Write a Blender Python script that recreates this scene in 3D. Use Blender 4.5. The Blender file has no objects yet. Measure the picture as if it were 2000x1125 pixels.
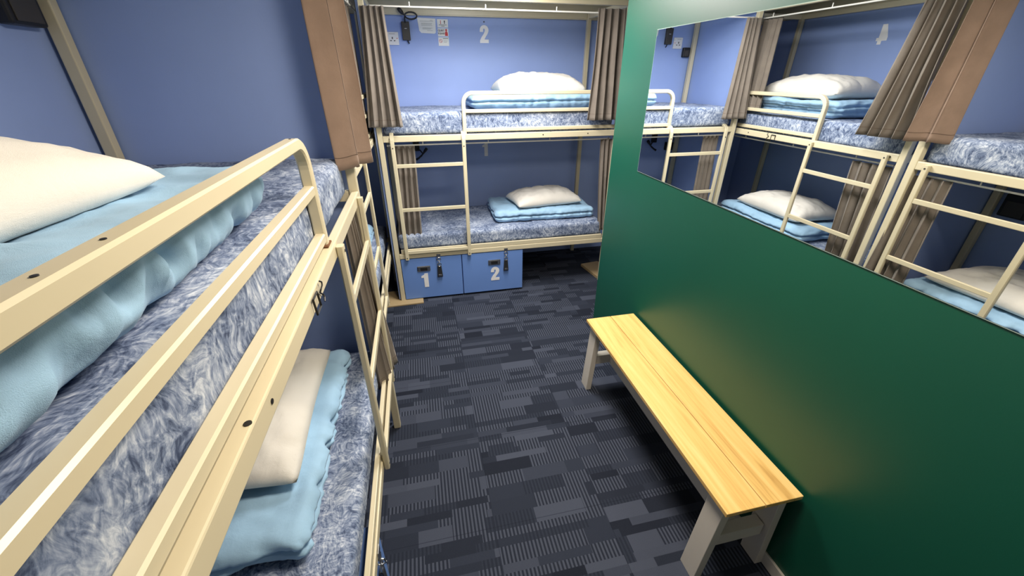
import bpy, bmesh, math, random
from mathutils import Vector, Matrix, noise
random.seed(7)
S = bpy.context.scene
COL = S.collection
PI = math.pi

# ------------------------------------------------------------------ camera, world, lights, exposure
cam_d = bpy.data.cameras.new('camera'); cam = bpy.data.objects.new('camera', cam_d); COL.objects.link(cam)
cam_d.sensor_width = 36; cam_d.lens = 36 * 785 / 2000; cam_d.clip_start = 0.02
cam.location = (0, 0, 1.95); cam.rotation_euler = (math.radians(62), 0, math.radians(-12.55))
S.camera = cam
S.view_settings.view_transform = 'Standard'; S.view_settings.look = 'None'
S.view_settings.exposure = 0.0; S.view_settings.gamma = 1; S.view_settings.use_curve_mapping = False
w = bpy.data.worlds.new('world'); S.world = w; w.use_nodes = True
w.node_tree.nodes['Background'].inputs[0].default_value = (0.75, 0.82, 1, 1)
w.node_tree.nodes['Background'].inputs[1].default_value = 0.3

CEIL = 2.56
def area(name, loc, sx, sy, power, col, rot=(0, 0, 0)):
    l = bpy.data.lights.new(name, 'AREA'); l.shape = 'RECTANGLE'; l.size = sx; l.size_y = sy
    l.energy = power; l.color = col
    o = bpy.data.objects.new(name, l); COL.objects.link(o); o.location = loc; o.rotation_euler = rot
    return o
area('panel_light_far', (0.60, 2.85, CEIL - 0.035), 0.5, 0.9, 70, (1.0, 0.95, 0.88))
area('panel_light_near', (0.50, 0.95, CEIL - 0.035), 0.5, 0.5, 34, (1.0, 0.86, 0.68))

# ------------------------------------------------------------------ materials
def new_mat(name, base, rough=0.5, spec=0.5, metal=0.0):
    m = bpy.data.materials.new(name); m.use_nodes = True
    b = m.node_tree.nodes['Principled BSDF']
    b.inputs['Base Color'].default_value = (*base, 1); b.inputs['Roughness'].default_value = rough
    b.inputs['Specular IOR Level'].default_value = spec; b.inputs['Metallic'].default_value = metal
    return m
class NT:
    def __init__(s, m): s.t = m.node_tree; s.b = s.t.nodes['Principled BSDF']
    def n(s, typ, **k):
        x = s.t.nodes.new(typ)
        for a, v in k.items(): setattr(x, a, v)
        return x
    def l(s, a, b): s.t.links.new(a, b)
    def math(s, op, a, b=None, c=None):
        x = s.n('ShaderNodeMath', operation=op)
        for i, v in enumerate((a, b, c)):
            if v is None: continue
            if isinstance(v, (int, float)): x.inputs[i].default_value = v
            else: s.l(v, x.inputs[i])
        return x.outputs[0]
    def coords(s, scale=(1, 1, 1), rot=(0, 0, 0)):
        tc = s.n('ShaderNodeTexCoord'); mp = s.n('ShaderNodeMapping')
        mp.inputs['Scale'].default_value = scale; mp.inputs['Rotation'].default_value = rot
        s.l(tc.outputs['Object'], mp.inputs[0]); return mp.outputs[0]
    def noise(s, vec, scale, detail=3, rough=0.5, dist=0.0):
        x = s.n('ShaderNodeTexNoise'); x.inputs['Scale'].default_value = scale; x.inputs['Detail'].default_value = detail
        x.inputs['Roughness'].default_value = rough; x.inputs['Distortion'].default_value = dist
        s.l(vec, x.inputs['Vector']); return x.outputs[0]
    def ramp(s, fac, stops):
        x = s.n('ShaderNodeValToRGB'); e = x.color_ramp.elements
        e[0].position, e[0].color = stops[0][0], (*stops[0][1], 1)
        e[1].position, e[1].color = stops[-1][0], (*stops[-1][1], 1)
        for p, c in stops[1:-1]:
            q = e.new(p); q.color = (*c, 1)
        s.l(fac, x.inputs[0]); return x.outputs[0]
    def bump(s, h, strength=0.3, dist=0.002):
        x = s.n('ShaderNodeBump'); x.inputs['Strength'].default_value = strength; x.inputs['Distance'].default_value = dist
        s.l(h, x.inputs['Height']); s.l(x.outputs[0], s.b.inputs['Normal'])

def mat_paint(name, c, rough=0.5, spec=0.5, var=0.06, bscale=220, bstr=0.15):
    m = new_mat(name, c, rough, spec); t = NT(m); v = t.coords()
    d = tuple(x * (1 - var) for x in c); u = tuple(min(1, x * (1 + var)) for x in c)
    t.l(t.ramp(t.noise(v, 2.3, 5), [(0.3, d), (0.7, u)]), t.b.inputs['Base Color'])
    t.bump(t.noise(v, bscale, 3), bstr, 0.001)
    return m
M = {}
M['cream'] = mat_paint('cream_enamel', (0.64, 0.575, 0.41), 0.32, 0.5, 0.05, 90, 0.06)
M['blue'] = mat_paint('blue_wall_paint', (0.31, 0.425, 0.78), 0.5, 0.4, 0.04)
M['green'] = mat_paint('green_wall_paint', (0.002, 0.078, 0.046), 0.42, 0.65, 0.04, 260, 0.12)
M['white_wall'] = mat_paint('off_white_paint', (0.72, 0.72, 0.68), 0.7, 0.3)
M['locker'] = mat_paint('locker_blue', (0.15, 0.28, 0.66), 0.5, 0.4, 0.03)
M['white_paint'] = mat_paint('white_bench_paint', (0.66, 0.62, 0.56), 0.5, 0.4)
M['plastic_white'] = new_mat('white_plastic', (0.82, 0.82, 0.82), 0.35)
M['paper'] = new_mat('paper', (0.85, 0.86, 0.84), 0.6)
M['board'] = mat_paint('dull_pine_board', (0.42, 0.31, 0.17), 0.6)
M['num'] = new_mat('white_vinyl', (0.86, 0.86, 0.88), 0.45)
M['ink'] = new_mat('dark_ink', (0.03, 0.03, 0.035), 0.6)
M['grey_ink'] = new_mat('grey_ink', (0.35, 0.38, 0.36), 0.6)
M['red_ink'] = new_mat('red_ink', (0.6, 0.05, 0.06), 0.6)
M['black'] = new_mat('black_plastic', (0.012, 0.012, 0.014), 0.45)
M['dgrey'] = new_mat('dark_grey_plastic', (0.05, 0.045, 0.04), 0.5)
M['steel'] = new_mat('steel', (0.6, 0.6, 0.6), 0.25, 0.5, 1.0)
M['dark_steel'] = new_mat('dark_steel', (0.1, 0.1, 0.1), 0.35, 0.5, 0.8)
M['rod'] = new_mat('white_rod', (0.85, 0.84, 0.8), 0.3)
M['mirror'] = new_mat('mirror_glass', (0.9, 0.92, 0.93), 0.0, 0.5, 1.0)
M['glass_edge'] = new_mat('mirror_edge', (0.35, 0.45, 0.42), 0.2)
M['lamp'] = new_mat('lamp_diffuser', (0.9, 0.9, 0.88), 0.5)
b = M['lamp'].node_tree.nodes['Principled BSDF']; b.inputs['Emission Color'].default_value = (1, .95, .88, 1); b.inputs['Emission Strength'].default_value = 2.0

def fabric(name, c, rough=0.9, weave=900, var=0.12, sheen=0.2):
    m = new_mat(name, c, rough, 0.2); t = NT(m); v = t.coords()
    t.b.inputs['Sheen Weight'].default_value = sheen
    d = tuple(x * (1 - var) for x in c); u = tuple(min(1, x * (1 + var)) for x in c)
    t.l(t.ramp(t.noise(v, 9, 4), [(0.3, d), (0.7, u)]), t.b.inputs['Base Color'])
    a = t.noise(v, weave, 2); b2 = t.noise(v, 14, 5, 0.6, 0.6)
    t.bump(t.math('ADD', t.math('MULTIPLY', a, 0.25), t.math('MULTIPLY', b2, 1.4)), 0.35, 0.006)
    return m
M['curtain'] = fabric('taupe_curtain', (0.190, 0.163, 0.140), 0.95)
M['curtain_brown'] = fabric('brown_curtain', (0.285, 0.20, 0.155), 0.95)
M['stitch'] = new_mat('stitching', (0.12, 0.08, 0.06), 0.9)
M['pillow'] = fabric('white_pillowcase', (0.74, 0.72, 0.68), 0.85, var=0.02, sheen=0.05)
M['duvet'] = fabric('light_blue_duvet', (0.33, 0.53, 0.74), 0.65, var=0.05, sheen=0.1)

# feathery blue mattress cover
m = new_mat('feather_print_mattress', (0.3, 0.35, 0.5), 0.75, 0.25); t = NT(m)
v = t.coords((1, 1, 1)); M['mattress'] = m
wv = t.n('ShaderNodeTexNoise'); wv.inputs['Scale'].default_value = 7; wv.inputs['Detail'].default_value = 2; t.l(v, wv.inputs['Vector'])
mx = t.n('ShaderNodeMix', data_type='VECTOR'); mx.inputs[0].default_value = 0.13; t.l(v, mx.inputs[4]); t.l(wv.outputs[1], mx.inputs[5])
def strokes(rot, sc):
    mp2 = t.n('ShaderNodeMapping'); mp2.inputs['Scale'].default_value = sc; mp2.inputs['Rotation'].default_value = rot; t.l(mx.outputs[1], mp2.inputs[0])
    return t.noise(mp2.outputs[0], 1.0, 4, 0.65, 0.7)
n1 = strokes((0.5, 0.4, 0.6), (115, 40, 40)); n1b = strokes((-0.7, 0.5, -0.5), (40, 110, 40))
n2 = t.noise(v, 6.0, 3)
f = t.math('ADD', t.math('MULTIPLY', t.math('ADD', n1, n1b), 0.5), t.math('MULTIPLY', t.math('SUBTRACT', n2, 0.5), 0.30))
t.l(t.ramp(f, [(0.37, (0.045, 0.065, 0.13)), (0.46, (0.14, 0.185, 0.30)), (0.54, (0.29, 0.345, 0.47)), (0.66, (0.60, 0.65, 0.74))]), t.b.inputs['Base Color'])
t.bump(t.noise(v, 25, 3), 0.15, 0.003)

# pine planks
m = new_mat('pine_wood', (0.7, 0.5, 0.2), 0.42, 0.4); t = NT(m); M['pine'] = m
v = t.coords((16, 1.0, 16)); v2 = t.coords((70, 2.2, 70))
g = t.math('ADD', t.math('MULTIPLY', t.noise(v, 1.3, 4, 0.6, 0.6), 0.65), t.math('MULTIPLY', t.noise(v2, 1.2, 3, 0.6, 0.2), 0.35))
t.l(t.ramp(g, [(0.33, (0.55, 0.31, 0.09)), (0.47, (0.80, 0.51, 0.17)), (0.65, (0.88, 0.62, 0.25))]), t.b.inputs['Base Color'])
t.bump(g, 0.12, 0.001)

# carpet: tiles of long blocks, some plain some ribbed
m = new_mat('carpet_tiles', (0.05, 0.06, 0.09), 1.0, 0.05); t = NT(m); M['carpet'] = m
tc = t.n('ShaderNodeTexCoord'); sp = t.n('ShaderNodeSeparateXYZ'); t.l(tc.outputs['Object'], sp.inputs[0]); X, Y = sp.outputs[0], sp.outputs[1]
def white(a, b=None, c=None):
    cb = t.n('ShaderNodeCombineXYZ')
    for i, q in enumerate((a, b, c)):
        if q is None: continue
        if isinstance(q, (int, float)): cb.inputs[i].default_value = q
        else: t.l(q, cb.inputs[i])
    wn = t.n('ShaderNodeTexWhiteNoise', noise_dimensions='3D'); t.l(cb.outputs[0], wn.inputs['Vector']); return wn.outputs[0]
RH = 0.078
TS = 0.555; X = t.math('SUBTRACT', X, 0.175); Y = t.math('SUBTRACT', Y, 0.06)
tx = t.math('FLOOR', t.math('DIVIDE', X, TS))
row = t.math('FLOOR', t.math('DIVIDE', Y, RH))
fy = t.math('FRACT', t.math('DIVIDE', Y, RH))
halfsel = t.math('LESS_THAN', white(row, tx, 3.3), 0.55)
hrow = t.math('MULTIPLY', t.math('MULTIPLY', t.math('FLOOR', t.math('MULTIPLY', fy, 2.0)), 0.37), halfsel)
rid = t.math('ADD', row, hrow)
off = white(rid, tx, 1.7)
ln = t.math('ADD', 0.15, t.math('MULTIPLY', white(rid, tx, 9.1), 0.15))
bx_ = t.math('FLOOR', t.math('DIVIDE', t.math('ADD', X, off), ln))
h1 = white(bx_, rid, t.math('ADD', tx, 0.21)); h2 = white(bx_, rid, t.math('ADD', tx, 5.43))
ribs = t.math('GREATER_THAN', t.math('SINE', t.math('MULTIPLY', X, 2 * PI / 0.018)), 0.0)
is_rib = t.math('GREATER_THAN', h1, 0.42)
fine = t.math('GREATER_THAN', h1, 0.78)
ribv = t.math('MULTIPLY', t.math('MULTIPLY', ribs, is_rib), t.math('SUBTRACT', 1.0, t.math('MULTIPLY', fine, 0.7)))
plain = t.math('ADD', 0.15, t.math('MULTIPLY', h2, 0.7))
val = t.math('ADD', t.math('MULTIPLY', plain, t.math('SUBTRACT', 1.0, is_rib)), t.math('MULTIPLY', is_rib, t.math('ADD', 0.28, t.math('MULTIPLY', ribv, 0.58))))
fz = t.noise(tc.outputs['Object'], 420, 2)
val2 = t.math('ADD', val, t.math('MULTIPLY', t.math('SUBTRACT', fz, 0.5), 0.35))
seam = t.math('MAXIMUM', t.math('LESS_THAN', t.math('FRACT', t.math('DIVIDE', X, TS)), 0.006), t.math('LESS_THAN', t.math('FRACT', t.math('DIVIDE', Y, TS)), 0.006))
val3 = t.math('MULTIPLY', val2, t.math('SUBTRACT', 1.0, t.math('MULTIPLY', seam, 0.35)))
t.l(t.ramp(val3, [(0.0, (0.010, 0.012, 0.019)), (0.5, (0.033, 0.040, 0.061)), (1.0, (0.080, 0.092, 0.130))]), t.b.inputs['Base Color'])
t.bump(t.math('ADD', t.math('MULTIPLY', ribv, 1.0), fz), 0.5, 0.003)

# ------------------------------------------------------------------ helpers
def wloc(p):
    v = Vector((0, 0, 0))
    while p: v += p.location; p = p.parent
    return v
def obj(name, bm, mat, parent=None, smooth=False, mods=None):
    off = wloc(parent)
    if off.length > 0: bmesh.ops.translate(bm, verts=bm.verts, vec=-off)
    bmesh.ops.recalc_face_normals(bm, faces=bm.faces)
    me = bpy.data.meshes.new(name); bm.to_mesh(me); bm.free()
    me.materials.append(M[mat] if isinstance(mat, str) else mat)
    o = bpy.data.objects.new(name, me); COL.objects.link(o); o.parent = parent
    if smooth:
        for p in me.polygons: p.use_smooth = True
    return o
def tag(o, label, cat, group=None):
    o['label'] = label; o['category'] = cat
    if group: o['group'] = group
    return o
def thing(name, label, cat, loc=(0, 0, 0), group=None):
    o = bpy.data.objects.new(name, None); o.empty_display_size = 0.05; COL.objects.link(o); o.location = loc
    return tag(o, label, cat, group)
def struct(name, bm, mat, parent=None):
    o = obj(name, bm, mat, parent)
    o['kind'] = 'structure'
    return o
def bx(bm, x0, x1, y0, y1, z0, z1, bev=0.0, seg=2):
    x0, x1 = sorted((x0, x1)); y0, y1 = sorted((y0, y1)); z0, z1 = sorted((z0, z1))
    r = bmesh.ops.create_cube(bm, size=1.0); vs = r['verts']
    for v in vs:
        v.co = Vector(((x0 + x1) / 2 + v.co.x * (x1 - x0), (y0 + y1) / 2 + v.co.y * (y1 - y0), (z0 + z1) / 2 + v.co.z * (z1 - z0)))
    if bev > 0:
        es = list({e for v in vs for e in v.link_edges})
        bmesh.ops.bevel(bm, geom=es, offset=bev, segments=seg, affect='EDGES', profile=0.5)
    return bm
def BX(*a, **k): return bx(bmesh.new(), *a, **k)
def sweep(bm, pts, a, b, nrm, round_=0.004):
    """rectangular tube along a planar path; a = size across (in plane), b = size along the plane normal nrm"""
    pts = [Vector(p) for p in pts]; nrm = Vector(nrm).normalized(); rings = []
    for i, p in enumerate(pts):
        if i == 0: d = pts[1] - p
        elif i == len(pts) - 1: d = p - pts[i - 1]
        else: d = (pts[i + 1] - p).normalized() + (p - pts[i - 1]).normalized()
        d.normalize(); s = d.cross(nrm).normalized()
        c = round_; A, B = a / 2, b / 2
        prof = [(A - c, B), (A, B - c), (A, -B + c), (A - c, -B), (-A + c, -B), (-A, -B + c), (-A, B - c), (-A + c, B)]
        rings.append([bm.verts.new(p + s * u + nrm * w_) for u, w_ in prof])
    n = 8
    for r0, r1 in zip(rings, rings[1:]):
        for k in range(n): bm.faces.new((r0[k], r0[(k + 1) % n], r1[(k + 1) % n], r1[k]))
    bm.faces.new(rings[0]); bm.faces.new(list(reversed(rings[-1])))
    return bm
def tube(bm, pts, r, seg=8, radii=None):
    pts = [Vector(p) for p in pts]; rings = []; prev = None
    for i, p in enumerate(pts):
        if i == 0: d = pts[1] - p
        elif i == len(pts) - 1: d = p - pts[i - 1]
        else: d = pts[i + 1] - pts[i - 1]
        d.normalize()
        if prev is None:
            s = d.cross(Vector((0, 0, 1)))
            if s.length < 0.1: s = d.cross(Vector((1, 0, 0)))
        else: s = prev - d * prev.dot(d)
        s.normalize(); prev = s; q = d.cross(s)
        rr = radii[i] if radii else r
        rings.append([bm.verts.new(p + (s * math.cos(2 * PI * k / seg) + q * math.sin(2 * PI * k / seg)) * rr) for k in range(seg)])
    for r0, r1 in zip(rings, rings[1:]):
        for k in range(seg): bm.faces.new((r0[k], r0[(k + 1) % seg], r1[(k + 1) % seg], r1[k]))
    bm.faces.new(rings[0]); bm.faces.new(list(reversed(rings[-1])))
    return bm
def cyl(bm, c, axis, r, h, seg=12):
    c = Vector(c); axis = Vector(axis).normalized()
    return tube(bm, [c - axis * h / 2, c + axis * h / 2], r, seg)
def torus(bm, c, nrm, R, r, seg=18, sx=1.0):
    c = Vector(c); nrm = Vector(nrm).normalized()
    a = nrm.cross(Vector((0, 0, 1)))
    if a.length < 0.1: a = Vector((1, 0, 0))
    a.normalize(); b_ = nrm.cross(a)
    P = [c + a * math.cos(2 * PI * k / seg) * R * sx + b_ * math.sin(2 * PI * k / seg) * R for k in range(seg + 1)]
    return tube(bm, P, r, 6)
def fbm(p, s): return noise.fractal(Vector(p) * s, 0.8, 2.0, 4)

def softbox(x0, x1, y0, y1, z0, z1, r, nx, ny, nz, disp):
    """rounded cushion-like slab; disp(co, normal) -> offset vector"""
    bm = bmesh.new(); vd = {}
    def V(i, j, k):
        key = (i, j, k)
        if key not in vd:
            p = Vector((x0 + (x1 - x0) * i / nx, y0 + (y1 - y0) * j / ny, z0 + (z1 - z0) * k / nz))
            q = Vector((min(max(p.x, x0 + r[0]), x1 - r[0]), min(max(p.y, y0 + r[0]), y1 - r[0]), min(max(p.z, z0 + r[1]), z1 - r[1])))
            d = p - q
            e = Vector((d.x / r[0], d.y / r[0], d.z / r[1]))
            if e.length > 1e-6:
                m_ = max(abs(e.x), abs(e.y), abs(e.z)); e2 = e.normalized() * m_
                co = q + Vector((e2.x * r[0], e2.y * r[0], e2.z * r[1])); nn = e2.normalized()
            else: co = p; nn = Vector((0, 0, 1))
            vd[key] = bm.verts.new(co + disp(co, nn))
        return vd[key]
    def face(a): bm.faces.new(a)
    for i in range(nx):
        for j in range(ny):
            face((V(i, j, nz), V(i + 1, j, nz), V(i + 1, j + 1, nz), V(i, j + 1, nz)))
            face((V(i, j, 0), V(i, j + 1, 0), V(i + 1, j + 1, 0), V(i + 1, j, 0)))
        for k in range(nz):
            face((V(i, 0, k), V(i + 1, 0, k), V(i + 1, 0, k + 1), V(i, 0, k + 1)))
            face((V(i, ny, k), V(i, ny, k + 1), V(i + 1, ny, k + 1), V(i + 1, ny, k)))
    for j in range(ny):
        for k in range(nz):
            face((V(0, j, k), V(0, j, k + 1), V(0, j + 1, k + 1), V(0, j + 1, k)))
            face((V(nx, j, k), V(nx, j + 1, k), V(nx, j + 1, k + 1), V(nx, j, k + 1)))
    return bm

def mattress(label, x0, x1, y0, y1, z0, z1, group='feather print mattresses on the bunks'):
    def disp(c, n):
        return n * 0.004 * fbm(c, 5) + Vector((0, 0, 0.004 * fbm(c + Vector((3, 1, 0)), 3)))
    bm = softbox(x0, x1, y0, y1, z0, z1, (0.035, 0.03), 60 if x1 - x0 > 1.2 else 26, 60 if y1 - y0 > 1.2 else 26, 8, disp)
    o = tag(obj('mattress', bm, 'mattress', None, True), label, 'mattress', group)
    return o

def duvet(label, x0, x1, y0, y1, z0, z1, seed=0, fold='x', layers=2, rot=0.0, top=None, wa=1.0):
    """folded duvet: layered slab, side grooves between the folds, long soft wrinkles"""
    H = z1 - z0; cx, cy = (x0 + x1) / 2, (y0 + y1) / 2
    def disp(c, n):
        h = (c.z - z0) / H
        side = 1 - abs(n.z)
        g = 0.0
        for q in range(1, layers):
            g -= 0.030 * math.exp(-((h - q / layers) / 0.07) ** 2) * side
        s = Vector((seed * 3.1, seed * 1.7, 0))
        if fold == 'x': wr = noise.noise(Vector((c.x * 17 + c.y * 4, c.y * 6, c.z * 7)) + s)
        else: wr = noise.noise(Vector((c.x * 6, c.y * 17 + c.x * 4, c.z * 7)) + s)
        wr = 0.35 - 1.9 * (wr * wr + .01) ** .5 + .8 * wr
        rip = noise.noise(Vector((c.x * 55, c.y * 55, c.z * 20)) + s)
        big = fbm(c + s, 3.2)
        o = n * (g + 0.013 * wr * (0.35 + wa * side) + 0.006 * rip * (0.25 + side)) + Vector((0, 0, 0.016 * big * h))
        if top: o += Vector((0, 0, top(c) * h))
        return o
    lx, ly = x1 - x0, y1 - y0
    bm = softbox(x0, x1, y0, y1, z0, z1, (min(0.06, H * 0.48), H * 0.45), int(lx * 75) + 4, int(ly * 75) + 4, 16, disp)
    if rot: bmesh.ops.rotate(bm, verts=bm.verts, cent=(cx, cy, z0), matrix=Matrix.Rotation(rot, 3, 'Z'))
    return tag(obj('duvet', bm, 'duvet', None, True), label, 'duvet', 'folded light blue duvets')

def pillow(label, c, lx, ly, h, rz=0.0, tiltx=0.0, tilty=0.0, seed=0, droop=0.012):
    bm = bmesh.new(); N = 40; top = {}; bot = {}
    for i in range(N + 1):
        for j in range(N + 1):
            u, v = i / N * 2 - 1, j / N * 2 - 1
            e = (max(0, 1 - abs(u) ** 3.2) * max(0, 1 - abs(v) ** 3.2)) ** 0.52
            pin = 1 - 0.035 * (1 - v * v) * abs(u) ** 3 - .03 * (u * v) ** 8; pinv = 1 - 0.05 * (1 - u * u) * abs(v) ** 3 - .03 * (u * v) ** 8
            x = u * lx / 2 * pin; y = v * ly / 2 * pinv
            p = Vector((x, y, 0)) + Vector((seed * 2.3, seed, 0))
            rim = (abs(u) ** 5 + abs(v) ** 5) * 0.5
            wr = 0.020 * (abs(noise.noise(Vector((x * 7 + y * 3, y * 6 - x * 2, seed)))) ** .8) + 0.010 * noise.noise(Vector((x * 34, y * 22, seed + 4))) * (0.5 + rim)
            zt = h * 0.62 * e + wr * (0.35 + e); zb = -h * 0.38 * min(1, e * 1.25) - 0 * wr
            edge = i in (0, N) or j in (0, N)
            if edge: zt = zb = 0.0
            dz = -droop * (u * u + v * v); zt += dz; zb += dz
            top[i, j] = bm.verts.new((x, y, zt))
            bot[i, j] = top[i, j] if edge else bm.verts.new((x, y, zb))
    for i in range(N):
        for j in range(N):
            bm.faces.new((top[i, j], top[i + 1, j], top[i + 1, j + 1], top[i, j + 1]))
            f = [bot[i, j], bot[i, j + 1], bot[i + 1, j + 1], bot[i + 1, j]]
            if len(set(f) - {top[i, j], top[i + 1, j], top[i + 1, j + 1], top[i, j + 1]}) > 0: bm.faces.new(f)
    R = Matrix.Rotation(rz, 4, 'Z') @ Matrix.Rotation(tiltx, 4, 'X') @ Matrix.Rotation(tilty, 4, 'Y')
    bmesh.ops.transform(bm, verts=bm.verts, matrix=Matrix.Translation(Vector(c) + Vector((0, 0, .008))) @ R)
    return tag(obj('pillow', bm, 'pillow', None, True), label, 'pillow', 'white pillows on the bunks')

def curtain(label, p0, p1, ztop, zbot, folds, amp, q0=None, q1=None, mat='curtain', seed=0, group='taupe privacy curtains', hem=True, ph=0.0, power=1.0, seams=()):
    """sheet hanging from line p0-p1 (top) to q0-q1 (bottom); pleats perpendicular to the line"""
    p0, p1 = Vector((*p0, 0)), Vector((*p1, 0)); q0 = Vector((*(q0 or p0[:2]), 0)); q1 = Vector((*(q1 or p1[:2]), 0))
    t_ = thing('curtain', label, 'curtain', (p0.x, p0.y, zbot), group)
    d = (p1 - p0).normalized(); nrm = Vector((-d.y, d.x, 0))
    NS, NT_ = max(28, folds * 14), 28
    def at(s, tt, extra=0.0):
        a = p0.lerp(p1, s); b_ = q0.lerp(q1, s)
        e = tt * (0.75 + 0.25 * tt); c = a.lerp(b_, e)
        wob = 0.35 * noise.noise(Vector((s * 3, tt * 1.2, seed)))
        sn = math.sin(2 * PI * folds * s + wob * 3 + ph)
        sn = math.copysign(abs(sn) ** power, sn)
        A = amp * (0.75 + 0.35 * tt + 0.4 * noise.noise(Vector((s * folds * 0.9, 7, seed))))
        sh = 0.35 * (q1 - q0).length / folds * math.sin(4 * PI * folds * s + ph) * 0.35
        c = c + nrm * (A * sn + extra * (1 if sn > -2 else 1)) + d * sh
        z = ztop + (zbot - ztop) * tt + 0.006 * noise.noise(Vector((s * 6, 2, seed))) * tt
        c.z = z
        return c
    bm = bmesh.new()
    g = [[bm.verts.new(at(i / NS, k / NT_)) for i in range(NS + 1)] for k in range(NT_ + 1)]
    for k in range(NT_):
        for i in range(NS): bm.faces.new((g[k][i], g[k][i + 1], g[k + 1][i + 1], g[k + 1][i]))
    o = obj('cloth', bm, mat, t_, True)
    md = o.modifiers.new('thick', 'SOLIDIFY'); md.thickness = 0.003; md.offset = 0
    if hem:
        hh = 0.05 / (ztop - zbot)
        for sgn in (0.0026, -0.0026):
            bm = bmesh.new()
            tube(bm, [at(i / NS, 1 - hh, sgn) for i in range(NS + 1)], 0.0011, 4)
            obj('hem_stitching', bm, 'stitch', t_)
    for u in seams:
        for sgn in (0.0026, -0.0026): obj('seam_stitching', tube(bmesh.new(), [at(u, k / 30 * (1 - hh), sgn) for k in range(31)], 0.0009, 4), 'stitch', t_)
    return t_

# ------------------------------------------------------------------ the room
W = 1.335; XL = -1.20; YB = 4.46; YF = -1.5; XR = 2.7
struct('floor', BX(XL - .1, XR + .1, YF - .1, YB + .1, -0.1, 0), 'carpet')
struct('ceiling', BX(XL - .1, XR + .1, YF - .1, YB + .1, CEIL, CEIL + 0.1), 'white_wall')
struct('wall_left', BX(XL - .1, XL, YF, YB, 0, CEIL), 'blue')
struct('wall_back', BX(XL - .1, XR + .1, YB, YB + .1, 0, CEIL), 'blue')
struct('wall_front', BX(XL - .1, XR + .1, YF - .1, YF, 0, CEIL), 'white_wall')
struct('wall_side', BX(XR, XR + .1, YF, YB, 0, CEIL), 'white_wall')
struct('wall_right', BX(W, W + 0.03, YF, 2.745, 0, CEIL, 0.003), 'green')
struct('baseboard_right', BX(W - 0.012, W, YF, 2.73, 0, 0.07, 0.003), 'white_paint')
struct('trim_1', BX(W + 0.004, W + 0.026, 2.7455, 2.749, 0, CEIL), 'white_paint')

struct('trim_2', BX(XL, XR, YB - .05, YB, 2.418, CEIL, 0.002), 'cream')
struct('trim_3', BX(XL, XL + .012, YF, YB - .051, 2.44, CEIL, 0.002), 'cream')

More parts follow.
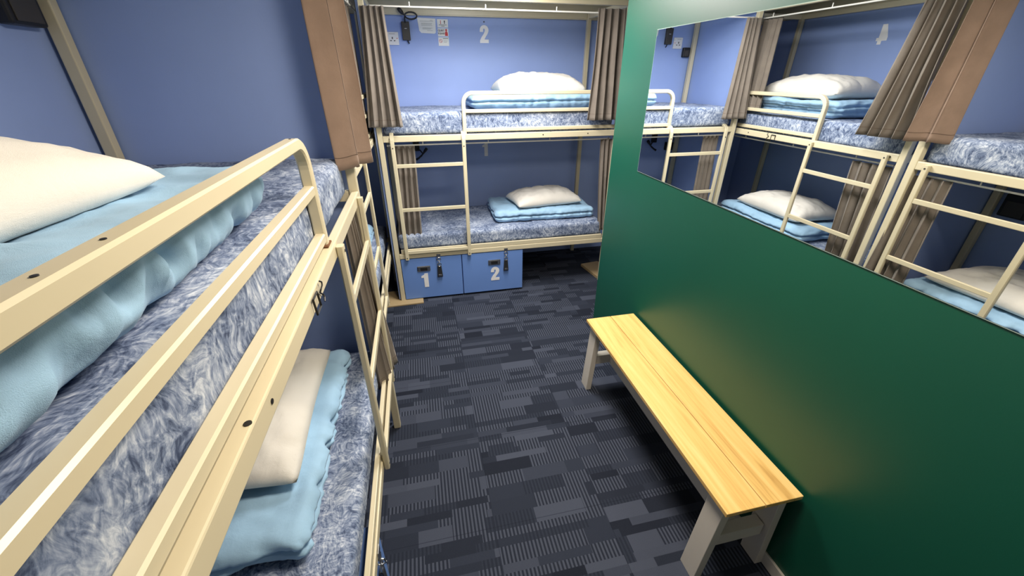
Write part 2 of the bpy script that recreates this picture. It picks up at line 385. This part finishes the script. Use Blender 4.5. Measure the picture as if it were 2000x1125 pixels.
# ------------------------------------------------------------------ bunks
def make_bunk(label, T, base, L, D, dz=0.0, low_dz=0.0, guard_to=None, panel=None, hook=False):
    """T maps (u along the bed, v depth from the front, z) to world. parts of one steel bunk"""
    root = thing('bunk_bed', label, 'bunk bed', base, 'cream steel bunk beds')
    def B(u0, u1, v0, v1, z0, z1, bev=0.004, bm=None):
        a = T(u0, v0, z0); c = T(u1, v1, z1)
        return bx(bm or bmesh.new(), a[0], c[0], a[1], c[1], a[2], c[2], bev)
    PT = 2.47
    for (u, v) in ((0, 0), (L - .04, 0), (0, D - .04), (L - .04, D - .04)):
        p = obj('post', B(u, u + .04, v, v + .04, 0, PT), 'cream', root)
    ur = 1.485 + dz; lr = 0.49 + low_dz
    for v in (0, D - .03):
        bm = B(.041, L - .041, v, v + .03, ur - .048, ur); obj('side_rail', bm, 'cream', root)
        bm = B(.041, L - .041, v, v + .03, lr - .045, lr); 
        a = B(.06, L - .06, v + .006, v + .026, lr + .002, lr + .042, 0.003, bm)
        obj('side_rail', bm, 'cream', root)
        obj('canopy_rail', B(.041, L - .041, v + .002, v + .036, 2.425, PT - .003), 'cream', root)
    for u in (.003, L - .033):
        obj('end_rail', B(u, u + .03, .041, D - .041, ur - .048, ur), 'cream', root)
        obj('end_rail', B(u, u + .03, .041, D - .041, lr - .045, lr), 'cream', root)
        obj('canopy_rail', B(u, u + .03, .041, D - .041, 2.425, PT - .003), 'cream', root)
    # slatted base under each mattress
    for z in (ur - .022, lr - .015):
        bm = bmesh.new(); n = 14
        for k in range(n):
            u = .1 + (L - .22) * k / (n - 1); B(u - .02, u + .02, .09, D - .033, z - .004, z + .004, 0, bm)
        obj('slats', bm, 'cream', root)
    # guard rail with one rounded end
    g0, g1 = .70, (guard_to or L - .02); vg = .031; R = .075; zt = 1.79 + dz
    n3 = Vector(T(0, 1, 0)) - Vector(T(0, 0, 0))
    path = [T(g0, vg, ur + .001), T(g0, vg, zt - R)]
    for k in range(1, 9):
        a = PI / 2 * k / 8; path.append(T(g0 + R * (1 - math.cos(a)), vg, zt - R + R * math.sin(a)))
    path.append(T(g1, vg, zt))
    g = obj('guard_rail', sweep(bmesh.new(), path, .030, .032, n3), 'cream', root)
    for z in (1.656, 1.513):
        bm = sweep(bmesh.new(), [T(g0 + .015, vg, z + dz), T(g1, vg, z + dz)], .028, .030, n3)
        obj('guard_bar', bm, 'cream', g)
    n3v = Vector(n3)
    for u in (1.50, 1.585, .785): obj('bolt_hole', cyl(bmesh.new(), T(u, vg - .001, zt + .0145), (0, 0, 1), .003, .003), 'black', g)
    obj('bolt_hole', cyl(bmesh.new(), T(1.44, .0085, ur + .0002), (0, 0, 1), .006, .002), 'black', root)
    for u in (1.37, .09, L - .3): obj('bolt_hole', cyl(bmesh.new(), T(u, -.0004, ur - .022), n3v, .005, .002), 'black', root)
    # ladder
    lad = obj('ladder', B(.115, .675, -.021, -.003, lr + .005, lr + .035, 0.003), 'cream', root)
    for u in (.108, .682):
        pth = [T(u, -.012, lr - .05), T(u, -.012, ur - (.055 if hook else .012))]
        for k in range(1, 7):
            a = PI / 2 * k / 6
            if hook: pth.append(T(u, -.012 + .055 * (1 - math.cos(a)), ur - .05 + .062 * math.sin(a)))
        nu = Vector(T(1, 0, 0)) - Vector(T(0, 0, 0))
        leg = obj('ladder_leg', sweep(bmesh.new(), pth, .022, .032, nu), 'cream', lad)
        for z in (lr - .03, ur - .03 if not hook else ur - .09): obj('bolt', cyl(bmesh.new(), T(u, -.0235, z), n3v, .005, .003, 8), 'dark_steel', lad)
    for z in (1.265, .893):
        obj('rung', B(.122, .668, -.020, -.004, z - .015 + dz * .5, z + .015 + dz * .5, 0.003), 'cream', lad)
    # curtain rods
    for z, v in ((2.375, .018), (1.405 + dz, .055)):
        bm = tube(bmesh.new(), [T(.06, v, z), T(L - .06, v, z)], .0055, 8)
        for u in (.35, .9, 1.45):
            bm2 = bm; tube(bm2, [T(u, v, z), T(u, v, z + .03)], .004, 6)
        obj('curtain_rod', bm, 'rod', root)
        for u in (.075, L - .075):
            torus_bm = torus(bmesh.new(), T(u, v, z), Vector(T(1, 0, 0)) - Vector(T(0, 0, 0)), .012, .003, 14)
            obj('rod_ring', torus_bm, 'steel', root)
    if panel:
        ep = obj('end_panel', B(*panel, 0.002), 'blue', root)
        if hook:
            u1 = panel[0] - .0005; q = obj('gap_shade_sheet', B(u1 - .003, u1, *panel[2:], 0), 'black', ep); q['label'] = 'black sheet added outside the end panel as shade in the gap'  # black sheet added to darken the gap between bunks, stands in for shade
    return root

# back bunk (beds 1 and 2): front face at y = 3.53
bk = (-.31, 3.53)
Tb = lambda u, v, z: (bk[0] + u, bk[1] + v, z)
bunk_back = make_bunk('cream steel bunk across the end of the room, above lockers 1 and 2', Tb, (bk[0], bk[1], 0), 2.08, .90, .028, .0, None, (-.018, -.006, .02, .91, 0.02, 2.45), True)
# near bunk along the left wall: front face x = -0.285, far end y = 1.95
na = (-.285, 1.955)
Ta = lambda u, v, z: (na[0] - v, na[1] - u, z)
bunk_near = make_bunk('nearest cream steel bunk along the left wall, its guard rail in the foreground', Ta, (na[0], na[1], 0), 2.0, .90, 0.0, 0.0, 1.98, (-.022, -.008, .045, .905, 0.02, 2.45))
# second bunk along the left wall
nb = (-.348, 2.03)
Tm = lambda u, v, z: (nb[0] - v, nb[1] + u, z)
bunk_mid = make_bunk('second cream steel bunk along the left wall, behind the nearest one', Tm, (nb[0], nb[1], 0), 2.0, .84, 0.01, 0.0)

M['rust'] = mat_paint('rusty_tape', (0.16, 0.07, 0.03), 0.8, 0.3, 0.4, 150, 0.5)
gr = [c for c in bunk_near.children if c.name.startswith('guard_rail')][0]
obj('worn_tape', BX(-.316, -.296, na[1] - .73, na[1] - .675, 1.4855, 1.491, .001), 'rust', gr)['label'] = 'rusty worn tape at the foot of the guard rail'

# mattresses
mattress('feather print mattress on the upper bed of the end bunk, under number 2', bk[0] + .045, bk[0] + 2.03, 3.565, 4.38, 1.51, 1.68)
mattress('feather print mattress on the lower bed of the end bunk, above the numbered lockers', bk[0] + .045, bk[0] + 2.03, 3.565, 4.38, .515, .66)
mattress('feather print mattress on the upper bed of the nearest left bunk', -1.13, -.335, -.03, 1.925, 1.47, 1.635)
mattress('feather print mattress on the lower bed of the nearest left bunk', -1.13, -.325, -.03, 1.91, .50, .63)
mattress('feather print mattress on the upper bed of the second left bunk', -1.13, -.398, 2.075, 3.98, 1.48, 1.64)
mattress('feather print mattress on the lower bed of the second left bunk', -1.13, -.392, 2.075, 3.98, .51, .64)

# bedding, end bunk
duvet('light blue folded duvet on the upper bed of the end bunk, behind the guard rail', .47, 1.66, 3.66, 4.30, 1.683, 1.80, 1, 'x')
pillow('white pillow on top of the duvet on the upper bed of the end bunk', (1.12, 3.98, 1.845), .80, .48, .17, 0.02, 0, 0, 1)
duvet('light blue folded duvet on the lower bed of the end bunk', .66, 1.68, 3.68, 4.28, .663, .775, 2, 'x', 2, -0.02)
pillow('white pillow lying askew on the duvet on the lower bed of the end bunk', (1.21, 3.96, .825), .70, .44, .13, 0.12, 0, 0, 2)
# bedding, near bunk
duvet('light blue duvet folded on the upper bed of the nearest left bunk', -1.02, -.372, -.06, 1.16, 1.647, 1.752, 3, 'y', 1, 0.03, None, 2.2)
pillow('big white pillow in warm light on the upper bed of the nearest left bunk', (-.885, .58, 1.795), .74, .82, .15, -0.05, 0, 0, 3, .018)
duvet('light blue duvet folded on the lower bed of the nearest left bunk', -1.02, -.44, .80, 1.80, .640, .740, 4, 'y', 2, 0, None, 1.3)
pillow('white pillow on the lower bed of the nearest left bunk', (-.80, 1.36, .785), .60, .76, .12, 0.02, 0, 0, 4)
# bedding, second left bunk
duvet('duvet folded on the second left bunk, upper bed, high in the mirror', -1.05, -.48, 2.72, 3.75, 1.643, 1.77, 5, 'y', 3)
pillow('white pillow on the second left bunk, upper bed, high in the mirror', (-.78, 3.2, 1.83), .52, .80, .17, 0, 0, 0, 5)
duvet('duvet folded on the second left bunk, lower bed, low in the mirror', -1.02, -.47, 2.65, 3.7, .643, .76, 6, 'y', 2)
pillow('white pillow on the second left bunk, lower bed, low in the mirror', (-.78, 3.15, .82), .52, .78, .15, 0, 0, 0, 6)

# ------------------------------------------------------------------ curtains
curtain('taupe curtain gathered at the left post of the end bunk, upper bed', (-.30, 3.515), (-.14, 3.505), 2.37, 1.585, 4, .022, (-.36, 3.49), (-.10, 3.49), seed=1)
curtain('taupe curtain gathered at the upper right of the end bunk beside the green wall', (1.47, 3.515), (1.70, 3.515), 2.40, 1.60, 4, .024, (1.44, 3.49), (1.74, 3.50), seed=2)
curtain('taupe curtain at the lower left of the end bunk, behind its ladder', (-.20, 3.60), (-.03, 3.60), 1.43, .545, 4, .020, (-.26, 3.60), (-.05, 3.60), seed=3)
curtain('taupe curtain at the lower right of the end bunk, beside the green wall edge', (1.62, 3.58), (1.74, 3.58), 1.43, .56, 3, .020, (1.68, 3.58), (1.77, 3.58), seed=4)
curtain('brown curtain gathered at the far end of the nearest left bunk, upper bed', (-.355, 1.84), (-.235, 1.93), 2.37, 1.595, 1, .016, (-.345, 1.82), (-.215, 1.97), 'curtain_brown', seed=5, ph=2.2, seams=(.45, .52))
curtain('taupe curtain hanging at the near end of the second left bunk, upper bed', (-.31, 2.04), (-.31, 2.24), 2.37, 1.59, 4, .03, (-.29, 2.04), (-.28, 2.34), seed=6)
curtain('dark shaded curtain at the far end of the second left bunk, upper bed', (-.395, 3.40), (-.395, 3.60), 2.37, 1.65, 4, .020, seed=7)
curtain('taupe curtain over the lower bed of the nearest left bunk, behind its ladder', (-.33, 1.72), (-.33, 1.93), 1.40, .50, 4, .022, (-.31, 1.70), (-.26, 1.94), seed=8)
curtain('taupe curtain at the near end of the lower bed of the second left bunk', (-.41, 2.12), (-.41, 2.40), 1.40, .54, 4, .022, (-.42, 2.10), (-.42, 2.34), seed=9)

# ------------------------------------------------------------------ digits
def digit_pts(ch):
    if ch == '1': return [(.18, 0), (.46, 0), (.46, 1), (.24, 1), (.20, .90), (.02, .82), (.02, .68), (.18, .70)]
    if ch == '4': return [(.28, 0), (.50, 0), (.50, .18), (.62, .18), (.62, .34), (.50, .34), (.50, 1), (.24, 1), (0, .36), (0, .18), (.28, .18)]
    pts = []
    for k in range(0, 11):   # outer bowl of the 2
        a = PI - PI * 1.15 * k / 10; pts.append((.29 + .29 * math.cos(a), .72 + .28 * math.sin(a)))
    pts += [(.50, .50), (.38, .34), (.30, .20), (.58, .20), (.58, 0), (0, 0), (0, .14), (.10, .32), (.26, .52), (.325, .66)]
    for k in range(0, 7):
        a = -0.2 + (PI + .2) * k / 6; pts.append((.275 + .055 * math.cos(a), .72 + .09 * math.sin(a)))
    pts += [(.22, .62), (0, .62)]
    return pts
def digit(ch, origin, ax, ay, nrm, h, parent=None, label=None, name='bed_number', lean=0.0):
    bm = bmesh.new(); o = Vector(origin); ax = Vector(ax); ay = Vector(ay); nrm = Vector(nrm)
    vs = [bm.verts.new(o + ax * ((x + lean * y) * h) + ay * (y * h)) for x, y in digit_pts(ch)]
    f = bm.faces.new(vs)
    r = bmesh.ops.extrude_face_region(bm, geom=[f])
    bmesh.ops.translate(bm, verts=[v for v in r['geom'] if isinstance(v, bmesh.types.BMVert)], vec=nrm * .002)
    bmesh.ops.triangulate(bm, faces=bm.faces[:])
    o_ = obj(name, bm, 'num', parent)
    if label: tag(o_, label, 'number', None)
    return o_
digit('2', (.68, YB, 2.215), (1, 0, 0), (0, 0, 1), (0, -1, 0), .145, label='white number 2 on the blue wall over the upper bed of the end bunk')
digit('1', (.665, YB, 1.17), (1, 0, 0), (0, 0, 1), (0, -1, 0), .135, label='white number 1 on the blue wall over the lower bed of the end bunk')
digit('4', (XL, 3.12, 2.17), (0, 1, 0), (0, 0, 1), (1, 0, 0), .145, label='white number 4 on the blue left wall, seen reversed in the mirror')

tag(obj('screw_head', cyl(bmesh.new(), (.722, YB - .002, 2.385), (0, 1, 0), .006, .004, 10), 'ink'), 'small dark screw head on the blue wall just above number 2', 'screw')

# ------------------------------------------------------------------ lockers
def locker(label, o, ax, nrm, wd, z0, z1, num, group='blue lockers under the bunks', lock_u=.62, num_u=.36, dep=.5, plabel=''):
    """front face starts at o, runs along ax; nrm points out"""
    o = Vector(o); ax = Vector(ax); nrm = Vector(nrm)
    t_ = thing('locker', label, 'locker', (o.x, o.y, 0), group)
    def P(u, n, z): q = o + ax * u + nrm * n; return (q.x, q.y, z)
    def B(u0, u1, n0, n1, za, zb, bev=.002, bm=None):
        a = P(u0, n0, za); c = P(u1, n1, zb); return bx(bm or bmesh.new(), a[0], c[0], a[1], c[1], za, zb, bev)
    obj('cabinet', B(0.001, wd - .001, -dep, -.019, z0, z1), 'locker', t_)
    d = obj('door', B(.003, wd - .003, -.018, 0, z0 + .004, z1 - .003), 'locker', t_)
    h = B(num_u * wd - .06, num_u * wd + .06, 0, .008, z1 - .135, z1 - .082, .006)
    hd = obj('pull_handle', h, 'steel', d)
    obj('handle_recess', B(num_u * wd - .032, num_u * wd + .032, .0075, .010, z1 - .128, z1 - .095, .003), 'black', hd)
    if num: digit(num, P(num_u * wd - .035, .0005, z1 - .305), ax, (0, 0, 1), nrm, .145, d, name='locker_number')
    # hasp and chain with wedge shaped padlock
    k = thing('padlock', plabel, 'padlock', P(lock_u * wd, .02, z1 - .18), 'padlocks hanging on the locker doors')
    lu = lock_u * wd
    bm = bmesh.new()
    c0 = B(lu - .024, lu + .024, .0, .014, z1 - .205, z1 - .09, .0, bm)
    for v in bm.verts:
        f_ = (z1 - .09 - v.co.z) / .115
        c = Vector(P(lu, 0, 0)); dv = Vector((v.co.x, v.co.y, 0)) - c; al = dv.dot(ax)
        v.co -= ax * al * (1 - (0.72 + .35 * f_))
        v.co += Vector(nrm) * .004
    bmesh.ops.bevel(bm, geom=bm.edges[:], offset=.003, segments=2, affect='EDGES')
    body = obj('lock_body', bm, 'dark_steel', k)
    obj('lock_button', B(lu - .015, lu + .015, .018, .0215, z1 - .195, z1 - .178, .001), 'steel', body)
    for q in range(3):
        bm = torus(bmesh.new(), P(lu, .015, z1 - .075 + q * .028), nrm if q % 2 == 0 else ax, .017, .0035, 14)
        obj('chain_link', bm, 'steel', k)
    obj('hasp_plate', B(lu - .018, lu + .018, .0165, .0195, z1 + .005, z1 + .034, .001), 'steel', k)
    return t_
locker('blue locker numbered 1 under the left of the end bunk', (-.268, 3.535, 0), (1, 0, 0), (0, -1, 0), .563, .016, .44, '1', plabel='steel padlock on a short chain in front of locker 1')
locker('blue locker numbered 2 under the end bunk, right of locker 1', (.297, 3.535, 0), (1, 0, 0), (0, -1, 0), .60, .016, .44, '2', num_u=.52, lock_u=.71, plabel='steel padlock on a short chain in front of locker 2')
locker('blue locker under the nearest left bunk at the bottom of the picture', (-.30, .45, 0), (0, 1, 0), (1, 0, 0), .565, .016, .44, None, lock_u=.80, num_u=.4, plabel='steel padlock on a chain under the nearest left bunk, at the picture bottom')

# ------------------------------------------------------------------ things on the walls of the end bunk
k = thing('wall_socket', 'white wall socket on the blue wall beside the left curtain of the end bunk', 'socket', (-.124, YB, 2.24))
bm = BX(-.174, -.074, YB - .012, YB, 2.188, 2.29, .003); obj('face_plate', bm, 'plastic_white', k)
bm = bmesh.new()
for x, z, w_, h_ in ((-.130, 2.243, .009, .016), (-.144, 2.222, .013, .007), (-.112, 2.222, .013, .007), (-.13, 2.275, .05, .002)): bx(bm, x - w_ / 2, x + w_ / 2, YB - .0135, YB - .0119, z - h_ / 2, z + h_ / 2)
obj('pin_slot', bm, 'ink', k)
obj('rocker_switch', BX(-.105, -.088, YB - .018, YB - .012, 2.264, 2.282, .002), 'plastic_white', k)
obj('indicator', BX(-.092, -.084, YB - .0135, YB - .012, 2.238, 2.244), 'red_ink', k)

k = thing('reading_light', 'black reading light with looped neck above the upper bed of the end bunk', 'reading light', (0, YB, 2.30))
bm = BX(-.038, .034, YB - .035, YB - .001, 2.225, 2.37, .005); obj('housing', bm, 'dgrey', k)
obj('maker_badge', BX(-.012, .008, YB - .0365, YB - .035, 2.315, 2.319), 'num', k)
pts = [(-.002, YB - .03, 2.36), (-.002, YB - .045, 2.40)]
for q in range(0, 15):
    a = PI + 2 * PI * q / 14 * .93
    pts.append((.055 + .052 * math.cos(a), YB - .05 - .0015 * q, 2.412 + .026 * math.sin(a)))
pts += [(-.002, YB - .075, 2.415), (-.015, YB - .08, 2.425)]
obj('flexible_neck', tube(bmesh.new(), pts, .0065, 8), 'black', k, True)
obj('lamp_head', tube(bmesh.new(), [(-.010, YB - .08, 2.42), (-.022, YB - .085, 2.432), (-.036, YB - .09, 2.447), (-.05, YB - .095, 2.463)], .015, 12, [.008, .016, .018, .013]), 'black', k, True)
obj('cable_end', tube(bmesh.new(), [(.005, YB - .02, 2.23), (.010, YB - .02, 2.212), (.018, YB - .02, 2.20)], .0055, 8), 'black', k, True)
k2 = thing('reading_light', 'black bent reading light over the lower bed of the end bunk', 'reading light', (0, YB, 1.25))
obj('housing', BX(-.05, .01, YB - .03, YB - .001, 1.25, 1.36, .005), 'black', k2)
obj('flexible_neck', tube(bmesh.new(), [(-.01, YB - .03, 1.27), (.015, YB - .05, 1.262), (.04, YB - .055, 1.225), (.02, YB - .06, 1.20)], .007, 8), 'black', k2, True)
obj('lamp_head', tube(bmesh.new(), [(-.035, YB - .062, 1.17), (0, YB - .06, 1.19), (.04, YB - .058, 1.225), (.07, YB - .056, 1.262), (.085, YB - .055, 1.28)], .01, 10, [.012, .009, .007, .016, .014]), 'black', k2, True)

k = thing('notice_sheet', 'white printed notice with a curled corner on the blue wall of the end bunk', 'notice', (.19, YB, 2.34))
bm = bmesh.new(); vs = [(.108, 2.405), (.272, 2.400), (.268, 2.292), (.255, 2.283), (.135, 2.287), (.118, 2.305)]
f = bm.faces.new([bm.verts.new((x, YB - .0045, z)) for x, z in vs]); r = bmesh.ops.extrude_face_region(bm, geom=[f])
bmesh.ops.translate(bm, verts=[v for v in r['geom'] if isinstance(v, bmesh.types.BMVert)], vec=(0, .002, 0)); obj('sheet', bm, 'paper', k)
bm = bmesh.new()
for z, a, c in ((2.385, .22, .245), (2.378, .13, .25), (2.362, .14, .24), (2.355, .14, .235), (2.345, .14, .24), (2.325, .15, .24), (2.318, .15, .225), (2.305, .19, .24)): bx(bm, a, c, YB - .0055, YB - .0044, z, z + .0022)
obj('print', bm, 'grey_ink', k)

def text_mesh(body, size, origin, mat, parent, name='lettering'):
    c = bpy.data.curves.new('t', 'FONT'); c.body = body; c.size = size; c.extrude = .0004; c.align_x = 'CENTER'; c.offset = size * .02
    o = bpy.data.objects.new('t', c); COL.objects.link(o); dg = bpy.context.evaluated_depsgraph_get()
    me = bpy.data.meshes.new_from_object(o.evaluated_get(dg)); bpy.data.objects.remove(o)
    bm = bmesh.new(); bm.from_mesh(me); bpy.data.meshes.remove(me)
    bmesh.ops.transform(bm, verts=bm.verts, matrix=Matrix.Translation(Vector(origin)) @ Matrix.Rotation(PI / 2, 4, 'X'))
    return obj(name, bm, mat, parent)
def sticker(label, z0, z1):
    k = thing('sticker', label, 'sticker', (.335, YB, z0), 'white stickers stacked on the blue wall')
    obj('backing', BX(.286, .384, YB - .003, YB, z0, z1, .0008), 'paper', k); return k
k = sticker('top sticker of the column of three, two small figures above text', 2.332, 2.397)
bm = bmesh.new(); bx(bm, .315, .320, YB - .004, YB - .0028, 2.360, 2.378); cyl(bm, (.3175, YB - .0034, 2.383), (0, 1, 0), .004, .0012, 10); obj('figure', bm, 'red_ink', k)
bm = bmesh.new(); bx(bm, .349, .356, YB - .004, YB - .0028, 2.362, 2.378); cyl(bm, (.3525, YB - .0034, 2.382), (0, 1, 0), .0055, .0012, 10); obj('figure', bm, 'ink', k)
bm = bmesh.new(); bx(bm, .300, .372, YB - .004, YB - .0028, 2.352, 2.355); bx(bm, .322, .352, YB - .004, YB - .0028, 2.342, 2.345); obj('print', bm, 'ink', k)
k = sticker('middle sticker of the column of three, two bold black words beside a red figure', 2.262, 2.327)
text_mesh('QUIET', .021, (.318, YB - .0036, 2.302), 'ink', k); text_mesh('PLEASE', .019, (.318, YB - .0036, 2.279), 'ink', k)
bm = bmesh.new(); cyl(bm, (.364, YB - .0034, 2.313), (0, 1, 0), .009, .0012, 14)
f = bm.faces.new([bm.verts.new((x, YB - .0042, z)) for x, z in ((.352, 2.267), (.378, 2.267), (.377, 2.292), (.368, 2.305), (.358, 2.303), (.350, 2.288))]); obj('figure', bm, 'red_ink', k)
k = sticker('bottom sticker of the column of three, with a red prohibition circle', 2.187, 2.256)
bm = torus(bmesh.new(), (.308, YB - .0035, 2.226), (0, 1, 0), .013, .0016, 20); tube(bm, [(.299, YB - .0035, 2.235), (.317, YB - .0035, 2.217)], .0014, 6); obj('prohibition_circle', bm, 'red_ink', k)
bm = bmesh.new(); bx(bm, .33, .378, YB - .004, YB - .0028, 2.243, 2.250); bx(bm, .335, .372, YB - .004, YB - .0028, 2.226, 2.2285); bx(bm, .335, .365, YB - .004, YB - .0028, 2.215, 2.2175); obj('print', bm, 'grey_ink', k)

# black shelf pockets on the corner posts
def pocket(label, x0, x1, y0, y1, z0, z1, nrm):
    k = thing('phone_pocket', label, 'storage pocket', ((x0 + x1) / 2, (y0 + y1) / 2, z0), 'black storage pockets by the corner posts')
    obj('pouch', BX(x0, x1, y0, y1, z0, z1, .008), 'black', k)
    bm = bmesh.new()
    if abs(nrm[0]): bx(bm, x1 - .001, x1 + .004, y0 + .02, y1 - .02, z0 + .01, z0 + (z1 - z0) * .7, .002)
    else: bx(bm, x0 + .015, x1 - .015, y0 - .004, y0 + .001, z0 + .01, z0 + (z1 - z0) * .7, .002)
    obj('front_flap', bm, 'dgrey', k)
pocket('black storage pocket beside the corner post at the top left of the picture', XL, XL + .045, 1.74, 1.885, 2.085, 2.25, (1, 0, 0))
pocket('black storage pocket over the lower bed of the nearest left bunk', XL, XL + .045, 1.74, 1.885, 1.10, 1.25, (1, 0, 0))
pocket('black storage pocket behind the left curtain of the end bunk, seen in the mirror', -.265, -.19, YB - .04, YB, 2.11, 2.20, (0, -1, 0))
pocket('black storage pocket over the lower bed of the end bunk', -.265, -.17, YB - .04, YB, 1.16, 1.25, (0, -1, 0))

# black wire clips on the upper side rails
def clip(label, x, y, z):
    k = thing('rail_clip', label, 'clip', (x, y, z), 'black wire clips on the bunk side rails')
    P = [(x + .004, y - .022, z), (x + .004, y + .022, z), (x + .006, y + .022, z - .04), (x + .006, y - .022, z - .04), (x + .004, y - .022, z)]
    obj('square_loop', tube(bmesh.new(), P, .0028, 6), 'black', k)
    P = [(x + .005 + .003 * math.sin(q), y + .06 + .009 * math.sin(q * 1.25), z + .01 - q * .007) for q in range(9)]
    obj('curled_hook', tube(bmesh.new(), P, .0022, 6), 'black', k)
clip('black wire clip on the upper side rail of the nearest left bunk', -.284, .93, 1.478)
clip('black wire clip on the side rail of the second left bunk, in the mirror', -.347, 3.10, 1.488)

# ------------------------------------------------------------------ mirror
k = thing('wall_mirror', 'large frameless mirror on the green wall reflecting the bunks', 'mirror', (W, 1.2, 1.42))
MY0, MY1, MZ0, MZ1 = -.15, 2.345, 1.412, 2.165
for nm, dx0, dx1, e, mt in (('glass_backing', -.0045, 0, 0, 'glass_edge'), ('reflective_face', -.0055, -.0046, .003, 'mirror')):
    bm = BX(W + dx0 - .001, W + dx1 - .001, MY0 + e, MY1 - e, MZ0 + e, MZ1 - e)
    bmesh.ops.rotate(bm, verts=bm.verts, cent=(W, MY1, 0), matrix=Matrix.Rotation(0.0, 3, 'Z'))
    obj(nm, bm, mt, k)

# ------------------------------------------------------------------ bench
bn = thing('bench', 'long pine topped bench with white trestle legs along the green wall', 'bench', (1.15, 1.43, 0))
BY0, BY1, BZ, BXa, BXb = .725, 2.105, .51, .978, 1.318
obj('seat_plank', BX(BXa, 1.1465, BY0, BY1, BZ - .02, BZ, .002), 'pine', bn)
obj('seat_plank', BX(1.1500, BXb, BY0, BY1, BZ - .02, BZ, .002), 'pine', bn)
for y0 in (BY0 + .03, BY1 - .12):
    for s in (-1, 1):
        bm = BX(-.018, .018, y0, y0 + .09, 0, BZ - .021, .002)
        xt, xb = 1.148 + s * .128, 1.148 + s * .158
        for v in bm.verts: v.co.x += xb + (xt - xb) * v.co.z / (BZ - .02)
        obj('leg', bm, 'white_paint', bn)
    obj('cross_brace', BX(1.03, 1.266, y0 + .02, y0 + .07, .20, .268, .002), 'white_paint', bn)
    obj('cross_brace', BX(1.04, 1.256, y0 + .01, y0 + .08, BZ - .06, BZ - .0205, .002), 'white_paint', bn)
obj('stretcher', BX(1.13, 1.166, BY0 + .101, BY1 - .101, .20, .268, .002), 'white_paint', bn)

# packing boards under the posts of the end bunk
def board(label, cx, cy, lx, ly, h, rz):
    bm = BX(-lx / 2, lx / 2, -ly / 2, ly / 2, 0, h, .002)
    bmesh.ops.transform(bm, verts=bm.verts, matrix=Matrix.Translation((cx, cy, 0)) @ Matrix.Rotation(rz, 4, 'Z'))
    tag(obj('packing_board', bm, 'board', None), label, 'board', 'pine boards under the end bunk')
board('pine board on the floor under the left foot of the end bunk', -.29, 3.60, .37, .30, .014, 0.03)
board('pine board poking out past the edge of the green wall', 1.82, 3.78, .22, .34, .03, 0.15)

# ------------------------------------------------------------------ ceiling fittings
for (x, y, sx, sy, lab) in ((.60, 2.85, .55, .95, 'flat ceiling light panel over the far part of the aisle'), (.50, .95, .55, .55, 'square ceiling light panel over the near part of the aisle')):
    k = thing('ceiling_light', lab, 'ceiling light', (x, y, CEIL - .03), 'ceiling light panels')
    obj('frame', BX(x - sx / 2, x + sx / 2, y - sy / 2, y + sy / 2, CEIL - .02, CEIL, .004), 'white_wall', k)
    obj('diffuser', BX(x - sx / 2 + .02, x + sx / 2 - .02, y - sy / 2 + .02, y + sy / 2 - .02, CEIL - .024, CEIL - .0201), 'lamp', k)
